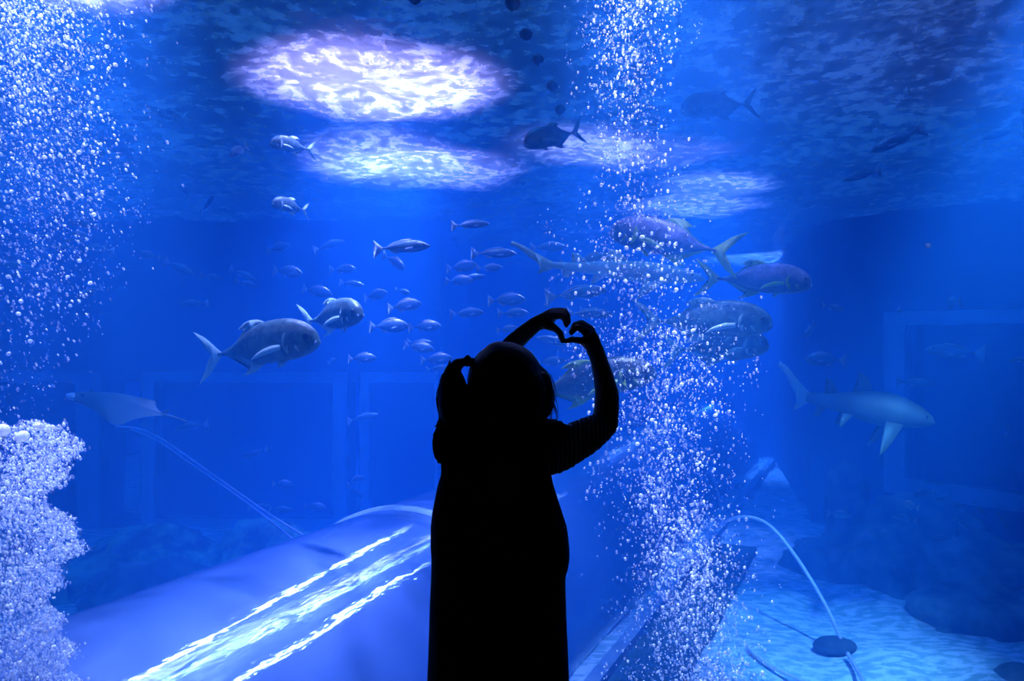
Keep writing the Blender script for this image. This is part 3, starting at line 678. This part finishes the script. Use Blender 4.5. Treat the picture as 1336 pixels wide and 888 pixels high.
for k, a, b, Y, t, lb in SM:
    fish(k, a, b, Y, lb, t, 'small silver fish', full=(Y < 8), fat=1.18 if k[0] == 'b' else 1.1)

# ------------------------------------------------------------------ bubbles
rs = np.random.RandomState(11)
bmb = bmesh.new(); bmesh.ops.create_icosphere(bmb, subdivisions=1, radius=1)
IV = np.array([v.co[:] for v in bmb.verts]); IF = np.array([[v.index for v in f.verts] for f in bmb.faces]); bmb.free()
def bubble_cloud(name, pos, rad, label, lean=0.0, elong=1.35):
    n = len(pos); V = IV[None] * rad[:, None, None]; V = V * np.array([1, 1, elong]); V[..., 0] += V[..., 2] * lean
    V = V + pos[:, None, :]; Fc = IF[None] + (np.arange(n) * len(IV))[:, None, None]
    me = bpy.data.meshes.new(name); me.vertices.add(n * len(IV)); me.vertices.foreach_set('co', V.ravel())
    nf = n * len(IF); me.loops.add(nf * 3); me.loops.foreach_set('vertex_index', Fc.ravel().astype(np.int32))
    me.polygons.add(nf); me.polygons.foreach_set('loop_start', np.arange(nf, dtype=np.int32) * 3); me.polygons.foreach_set('loop_total', np.full(nf, 3, np.int32))
    me.update(); me.validate()
    o = ob(name, me, M['bubble'], smooth=True); tag(o, label, 'bubbles', kind='stuff'); return o
def unproj(px, py, Y): return np.stack([(px - CX) / F * Y, Y, CAMZ + (CY - py) / F * Y], 1)
def column(keys, n, Y0, dY, pw=1.7, rmin=.0022, rmax=.0088, clump=0.35, dens=None):
    # keys: (py, centre px, half width px, weight)
    ky = np.array([k[0] for k in keys], float); kc = np.array([k[1] for k in keys], float); kh = np.array([k[2] for k in keys], float); kw = np.array([k[3] for k in keys], float)
    py = rs.uniform(ky[0], ky[-1], n * 6); keep = rs.uniform(0, kw.max(), len(py)) < np.interp(py, ky, kw); py = py[keep][:n]
    c = np.interp(py, ky, kc); h = np.interp(py, ky, kh)
    px = c + rs.normal(0, .5, len(py)) * h
    # clumps
    m = rs.uniform(size=len(py)) < clump; nc = max(20, n // 25); ci = rs.randint(0, len(py), nc); pick = ci[rs.randint(0, nc, m.sum())]
    px[m] = px[pick] + rs.normal(0, 7, m.sum()); py[m] = py[pick] + rs.normal(0, 8, m.sum())
    Y = Y0 + rs.normal(0, .5, len(py)) * dY; rad = rmin + (rmax - rmin) * rs.uniform(size=len(py)) ** 5
    return unproj(px, py, np.maximum(Y, 2.95)), rad
p, r = column([(-30, 825, 62, 1.7), (60, 815, 60, 1.5), (140, 815, 50, .8), (230, 830, 52, .55), (330, 825, 85, .85), (440, 850, 105, 1.0)], 3300, 4.2, .5)
bubble_cloud('bubble_column', p, r, 'upper stretch of the central column of rising air bubbles', 0.0)
p, r = column([(425, 850, 110, .8), (480, 860, 105, 1.0), (560, 862, 80, .9), (640, 875, 78, 1.1), (720, 890, 72, 1.7), (800, 900, 78, 1.7), (900, 915, 85, 1.6)], 8500, 4.1, .45)
bubble_cloud('bubble_column', p, r, 'lower stretch of the central column of rising air bubbles, behind the raised elbow', 0.0)
p, r = column([(-30, 20, 130, 2.4), (60, 25, 120, 1.9), (160, 45, 120, 1.3), (260, 70, 110, .75), (350, 60, 100, .4), (460, 40, 80, .18), (545, 30, 60, .1)], 11000, 4.3, .6, rmin=.0017, rmax=.0085, clump=.1)
bubble_cloud('bubble_curtain', p, r, 'curtain of air bubbles drifting up in the top left corner', -0.35)
# the dense boiling cloud in the lower left: edge follows px limit by height
py = rs.uniform(548, 905, 20000); edge = np.interp(py, [545, 560, 600, 640, 660, 690, 720, 750, 790, 830, 905], [70, 92, 96, 62, 58, 104, 98, 72, 62, 85, 98])
edge = edge + 9 * np.sin(py / 7.0) + rs.normal(0, 5, len(py))
px = edge - np.abs(rs.normal(0, 1, len(py))) * 75 + 4
k = (px > -60) & (py > 548 + 7 * np.sin(px / 9.0)); px, py = px[k], py[k]
Y = 3.75 + rs.normal(0, .22, len(px)); rad = .0020 + .0065 * rs.uniform(size=len(px)) ** 4
bubble_cloud('bubble_cloud', unproj(px, py, np.maximum(Y, 2.95)), rad, 'dense boiling cloud of air bubbles in the lower left corner', -0.1)
# the single big bubbles one can pick out
bbm = bmesh.new(); bmesh.ops.create_icosphere(bbm, subdivisions=2, radius=1)
big_me = make_mesh(bbm, 'bubble', M['bubble'])
def big(px, py, rpx, Y, label, group):
    o = bpy.data.objects.new('air_bubble', big_me); C.objects.link(o); o.location = P(px, py, Y); rr = rpx / F * Y
    o.scale = (rr * rs.uniform(.9, 1.3), rr, rr * rs.uniform(.75, 1.1)); o.rotation_euler.y = rs.uniform(-.6, .6); tag(o, label, 'bubble', group)
for i in range(46):
    t = rs.uniform(); y_ = rs.uniform(10, 470); big(rs.uniform(5, 175 - .15 * y_), y_, rs.uniform(1.7, 2.9), rs.uniform(3.9, 4.5), 'single larger air bubble in the upper left curtain', 'larger bubbles of the left curtain')
for i in range(46):
    y_ = rs.uniform(300, 880); c_ = np.interp(y_, [300, 440, 560, 900], [820, 850, 865, 910]); big(c_ + rs.normal(0, 36), y_, rs.uniform(1.7, 3.0), rs.uniform(3.8, 4.3), 'single larger air bubble in the central column', 'larger bubbles of the central column')
for i in range(22):
    big(rs.uniform(0, 92), rs.uniform(552, 880), rs.uniform(2.0, 3.6), rs.uniform(3.3, 3.5), 'single larger air bubble in the lower left cloud', 'larger bubbles of the lower left cloud')
big(29, 569, 7.5, 3.35, 'biggest white air bubble near the top of the lower left cloud', None)
big(3, 561, 8, 3.35, 'big air bubble on the left edge atop the lower left cloud', None)
big(50, 556, 5.5, 3.35, 'wide air bubble on the crest of the lower left cloud', None)
big(1211, 320, 3.6, 4.0, 'lone white speck in the empty right half, added for a lamp reflection', None)  # added blob in place of a lamp reflection on the acrylic

# ------------------------------------------------------------------ the girl
girl = empty('person', (0.0, 1.87, 0)); tag(girl, 'young girl seen from behind in a dark pinafore, arms raised, hands forming a heart', 'person')
G0 = Vector((0.0, 1.87, 0))
def G(px, py, Y=1.85): return P(px, py, Y) - G0
def rad(rp, Y=1.85): return rp / F * Y
def chain(bm, pts):   # (px, py, Y, r_px)
    for a, b in zip(pts, pts[1:]): capsule(bm, G(*a[:3]), G(*b[:3]), rad(a[3], a[2]), rad(b[3], b[2]))
bm = bmesh.new()
# head, neck, torso, legs
ell(bm, G(660, 500, 1.88), (rad(44), rad(50), rad(53)), 3)
ell(bm, G(660, 520, 1.91), (rad(33), rad(36), rad(38)), 3)
ell(bm, G(661, 512, 1.972), (rad(5), rad(6), rad(7)), 2)
for s in (-1, 1): ell(bm, G(660 + s * 44, 512, 1.885), (rad(4), rad(8), rad(11)), 2)
chain(bm, [(657, 530, 1.87, 21), (655, 575, 1.86, 23)])
chain(bm, [(655, 590, 1.86, 42), (655, 640, 1.86, 48), (653, 700, 1.86, 50), (652, 770, 1.86, 58)])
chain(bm, [(600, 583, 1.86, 24), (655, 585, 1.86, 30), (708, 583, 1.86, 24)])
for s in (-1, 1):
    chain(bm, [(652 + s * 32, 800, 1.87, 38), (652 + s * 33, 940, 1.87, 26), (652 + s * 34, 980, 1.88, 25), (652 + s * 35, 1085, 1.86, 15), (652 + s * 36, 1108, 1.87, 14)])
# right arm (picture right)
chain(bm, [(710, 592, 1.86, 25), (752, 576, 1.88, 22), (789, 554, 1.92, 17.5), (791.5, 532, 1.94, 16.5), (792, 515, 1.96, 15.8), (788, 495, 1.99, 13.6), (782, 471, 2.02, 11.2), (776.5, 456, 2.04, 11.2)])
chain(bm, [(776, 457, 2.04, 11), (772, 443, 2.05, 10.5), (768, 433, 2.055, 8.5)]); chain(bm, [(774, 452, 2.045, 10.5), (764, 446, 2.035, 7)])
for i, f in enumerate(([(766, 434, 6), (756, 427.5, 4.6), (749.5, 428, 4.2), (745.5, 434, 3.4)], [(768, 431, 6), (757.5, 423.5, 4.6), (749.5, 425.5, 4.2), (745, 433, 3.4)],
                       [(770, 430, 6), (759, 421.5, 4.6), (750, 423.5, 4.1), (745.5, 431, 3.4)], [(772, 432, 5.6), (763, 423.5, 4.3), (753, 422.5, 3.8), (748, 429.5, 3.2)])):
    Y = 2.025 + i * 0.0145; chain(bm, [(x, y, Y + (0 if j < 2 else -.002 * j), r) for j, (x, y, r) in enumerate(f)])
chain(bm, [(766, 446, 2.03, 6.5), (756, 443.8, 2.02, 4.5), (746, 442.8, 2.015, 4.0), (738, 445, 2.015, 3.2)])
# left arm, hidden upper part in front of the head
chain(bm, [(604, 590, 1.88, 24), (618, 545, 1.99, 20), (632, 500, 2.08, 16.5), (650, 470, 2.07, 14.5), (671, 446.5, 2.06, 12.6), (688, 431.5, 2.05, 11), (700, 421.8, 2.045, 9.8), (712, 417.5, 2.04, 11), (719, 411.5, 2.04, 9.3)])
for i, f in enumerate(([(720, 412, 6), (733.5, 411.3, 4.3), (737.3, 417.5, 3.9), (739, 424.3, 3.2)], [(721, 409.5, 6), (735, 408.5, 4.4), (739, 415, 4.0), (740.5, 422, 3.3)],
                       [(722, 407.5, 6), (736.5, 406.3, 4.5), (740.6, 412.5, 4.0), (742, 420, 3.3)], [(721, 406.8, 5.6), (734, 405.2, 4.2), (739.5, 409.5, 3.8), (741.5, 416, 3.1)])):
    Y = 2.02 + i * 0.0145; chain(bm, [(x, y, Y + (0 if j < 2 else -.002 * j), r) for j, (x, y, r) in enumerate(f)])
chain(bm, [(714, 423, 2.03, 7.5), (724.3, 428.3, 2.018, 4.8), (731.2, 434.6, 2.012, 4.3), (732.8, 441, 2.012, 3.8), (733.6, 445, 2.012, 3.0)])
body = ob('body', bm, M['skin'], girl, True); remesh(body, 0.0026, 2)
for s in (-1, 1):
    bm = bmesh.new(); ell(bm, G(660 + s * 16, 503, 1.958), (rad(6), rad(3.5), rad(3.8)), 2); ob('eye', bm, M['eyew'], girl, True)
bm = bmesh.new(); ell(bm, G(660, 530, 1.972), (rad(10), rad(3), rad(3)), 2); ob('mouth', bm, M['lip'], girl, True)
# hair
bm = bmesh.new()
ell(bm, G(659, 495, 1.862), (rad(50), rad(49), rad(50)), 3); ell(bm, G(668, 512, 1.855), (rad(48), rad(46), rad(50)), 3)
ell(bm, G(640, 505, 1.85), (rad(31), rad(34), rad(50)), 3)
ell(bm, G(652, 470, 1.86), (rad(26), rad(30), rad(25.5)), 3)
ell(bm, G(640, 540, 1.845), (rad(38), rad(28), rad(32)), 3)
chain(bm, [(688, 490, 1.86, 22), (697, 500, 1.86, 24), (700, 518, 1.86, 24), (703, 530, 1.865, 18.5)])
chain(bm, [(700, 520, 1.86, 22), (690, 545, 1.86, 20), (676, 560, 1.85, 16)])
chain(bm, [(716, 512, 1.86, 7.5), (718, 525, 1.86, 6), (716, 537, 1.86, 4.5), (711, 545, 1.86, 2.2)])
o = ob('hair', bm, M['hair'], girl, True); remesh(o, 0.0045, 3)
bm = bmesh.new()
chain(bm, [(624, 474, 1.85, 7), (607, 471, 1.85, 5.5), (597, 475, 1.84, 8), (590, 485, 1.835, 11), (590, 497, 1.83, 17), (592, 512, 1.83, 21), (593, 530, 1.83, 22), (597, 545, 1.83, 21), (600, 560, 1.83, 18)])
chain(bm, [(580, 540, 1.83, 8), (575, 548, 1.83, 4), (569, 555, 1.83, 1.2)]); chain(bm, [(582, 548, 1.83, 6), (576, 557, 1.83, 3), (571, 563, 1.83, 1.0)])
pony = ob('ponytail', bm, M['hair'], girl, True); remesh(pony, 0.0035, 3)
bm = bmesh.new(); ell(bm, G(610, 470.5, 1.85), (rad(5.5), rad(9), rad(8)), 2); ob('hair_tie', bm, M['tie'], girl, True)
bm = bmesh.new(); rr2 = random.Random(4)
for i in range(26):   # loose strands at the right side and on the ponytail
    x0 = 712 + rr2.uniform(-6, 8); y0 = 500 + rr2.uniform(-15, 20); dx = rr2.uniform(-6, 6)
    pts = [G(x0, y0, 1.86), G(x0 + 7 + dx * .3, y0 + 22, 1.86), G(x0 + 5 + dx, y0 + 40, 1.86), G(x0 + 8 + dx * 1.5, y0 + 40 + rr2.uniform(5, 16), 1.86)]
    tube(bm, spline(pts, 4), [rad(.55) * (1 - i2 / 14) for i2 in range(13)], 4)
for i in range(16):
    x0 = 592 + rr2.uniform(-6, 4); y0 = 472 + rr2.uniform(-2, 3)
    pts = [G(x0, y0, 1.84), G(578 + rr2.uniform(-2, 3), 492, 1.83), G(570 + rr2.uniform(-1.5, 2), 520, 1.83), G(575 + rr2.uniform(-3, 3), 545, 1.83), G(570 + rr2.uniform(-4, 4), 557, 1.83)]
    tube(bm, spline(pts, 4), [rad(.5)] * 17, 4)
ob('loose_hair', bm, M['hair'], girl, True)
# pinafore
prof = [(541,612,700),(546,592,716),(551,580,729),(560,571.5,735.5),(568,569.5,736.5),(575,569,735.5),(590,570,730),(603,575,721.5),(613,575.5,719),(620,575,719.5),(632,571,722),(649,567.7,727.5),(668,564,733.5),(686,562,739.5),(700,561.8,741.5),(715,562,743),(728,563,743),(741,562.8,741),(752,562.5,737.8),(768,561.8,737.8),(785,561,738.5),(818,560,739.5),(850,559,741),(888,557.5,742.5),(950,554,747),(985,551,751)]
pys = [q[0] for q in prof]
bm = bmesh.new(); G_ = []; SEG = 96
for py in np.arange(541, 986, 4.0):
    L_ = float(np.interp(py, pys, [q[1] for q in prof])); R2 = float(np.interp(py, pys, [q[2] for q in prof]))
    cx, hw = (L_ + R2) / 2, (R2 - L_) / 2; dz = rad(min(hw, 88)) * float(np.interp(py, [541, 575, 620, 700, 985], [.55, .52, .58, .68, .95]))
    row = []
    fold = float(np.interp(py, [560, 640, 760, 985], [0.0, .15, .8, 1.6]))
    for k in range(SEG):
        a = 2 * math.pi * k / SEG; c, s_ = math.cos(a), math.sin(a)
        rip = 1 + .020 * fold * (math.sin(a * 9 + 1.2 * math.sin(py / 90)) + .6 * math.sin(a * 17 + py / 120)) * abs(s_) ** .5
        p_ = G(cx + hw * c, py, 1.86); p_.y += dz * s_ * rip + 0; p_.x += 0
        row.append(bm.verts.new(p_))
    G_.append(row)
for i in range(len(G_) - 1):
    for k in range(SEG): bm.faces.new((G_[i][k], G_[i][(k+1)%SEG], G_[i+1][(k+1)%SEG], G_[i+1][k]))
bm.faces.new(G_[0])
ob('pinafore', bm, M['dress'], girl, True)
# frilled shoulder edge of the pinafore
for side, pts in ((1, [(706, 548), (722, 549), (733, 554), (736, 564), (734, 577), (731, 590), (725, 602), (719, 613)]), (-1, [(604, 548), (588, 551), (576, 556), (571, 566), (570, 580), (572, 592), (577, 602)])):
    bm = bmesh.new(); sp = spline([G(x, y, 1.85) for x, y in pts], 8); rows = []
    for i, p_ in enumerate(sp):
        w_ = .5 + .5 * math.sin(i * 1.15); row = [bm.verts.new(p_ + Vector((side * rad(-6 + 5 * j + 1.6 * w_ * (j > 1)), (-.5 + w_) * .012 * j + yy, 0))) for yy in (-.02, .03) for j in range(3)]
        rows.append(row)
    for i in range(len(rows) - 1):
        a, b = rows[i], rows[i+1]
        for j, k2 in ((0, 1), (1, 2), (2, 5), (5, 4), (4, 3), (3, 0)): bm.faces.new((a[j], a[k2], b[k2], b[j]))
    bm.faces.new([rows[0][j] for j in (0, 1, 2, 5, 4, 3)]); bm.faces.new([rows[-1][j] for j in (3, 4, 5, 2, 1, 0)])
    ob('shoulder_frill', bm, M['dress'], girl, True)
# striped sleeves
def sleeve(pts):
    bm = bmesh.new(); c = spline([G(*q[:3]) for q in pts], 12); n = len(c)
    rr_ = np.interp(np.linspace(0, len(pts) - 1, n), range(len(pts)), [rad(q[3], q[2]) for q in pts])
    rr_ = [r_ * (1 + .022 * math.sin(i * 1.5) + .012 * math.sin(i * .8 + 1)) for i, r_ in enumerate(rr_)]
    tube(bm, c, rr_, 28); return bm
ob('sleeve', sleeve([(706, 596, 1.86, 26), (726, 589, 1.865, 27.5), (745, 579, 1.875, 26), (764, 569, 1.89, 24), (784, 557, 1.915, 18.8)]), M['shirt'], girl, True)
ob('sleeve', sleeve([(604, 590, 1.88, 26), (611, 568, 1.93, 25), (618, 545, 1.99, 22.5), (624, 527, 2.03, 20)]), M['shirt'], girl, True)
# socks and shoes
for s in (-1, 1):
    x = 652 + s * 36
    bm = bmesh.new(); tube(bm, [G(652 + s * 35.3, 1078, 1.862), G(x, 1108, 1.87)], [rad(17), rad(15.5)], 20); ob('sock', bm, M['sock'], girl, True)
    bm = bmesh.new(); c = G(x, 1108, 1.87); c.z = .036
    ell(bm, c + Vector((0, .0, 0)), (.034, .045, .034), 3); ell(bm, c + Vector((s * .006, .07, -.008)), (.036, .065, .026), 3)
    o = ob('shoe', bm, M['shoe'], girl, True); remesh(o, .004, 2)
    bm = bmesh.new(); ell(bm, c + Vector((s * .003, .04, -.028)), (.04, .105, .008), 3); ob('shoe_sole', bm, M['sole'], girl, True)
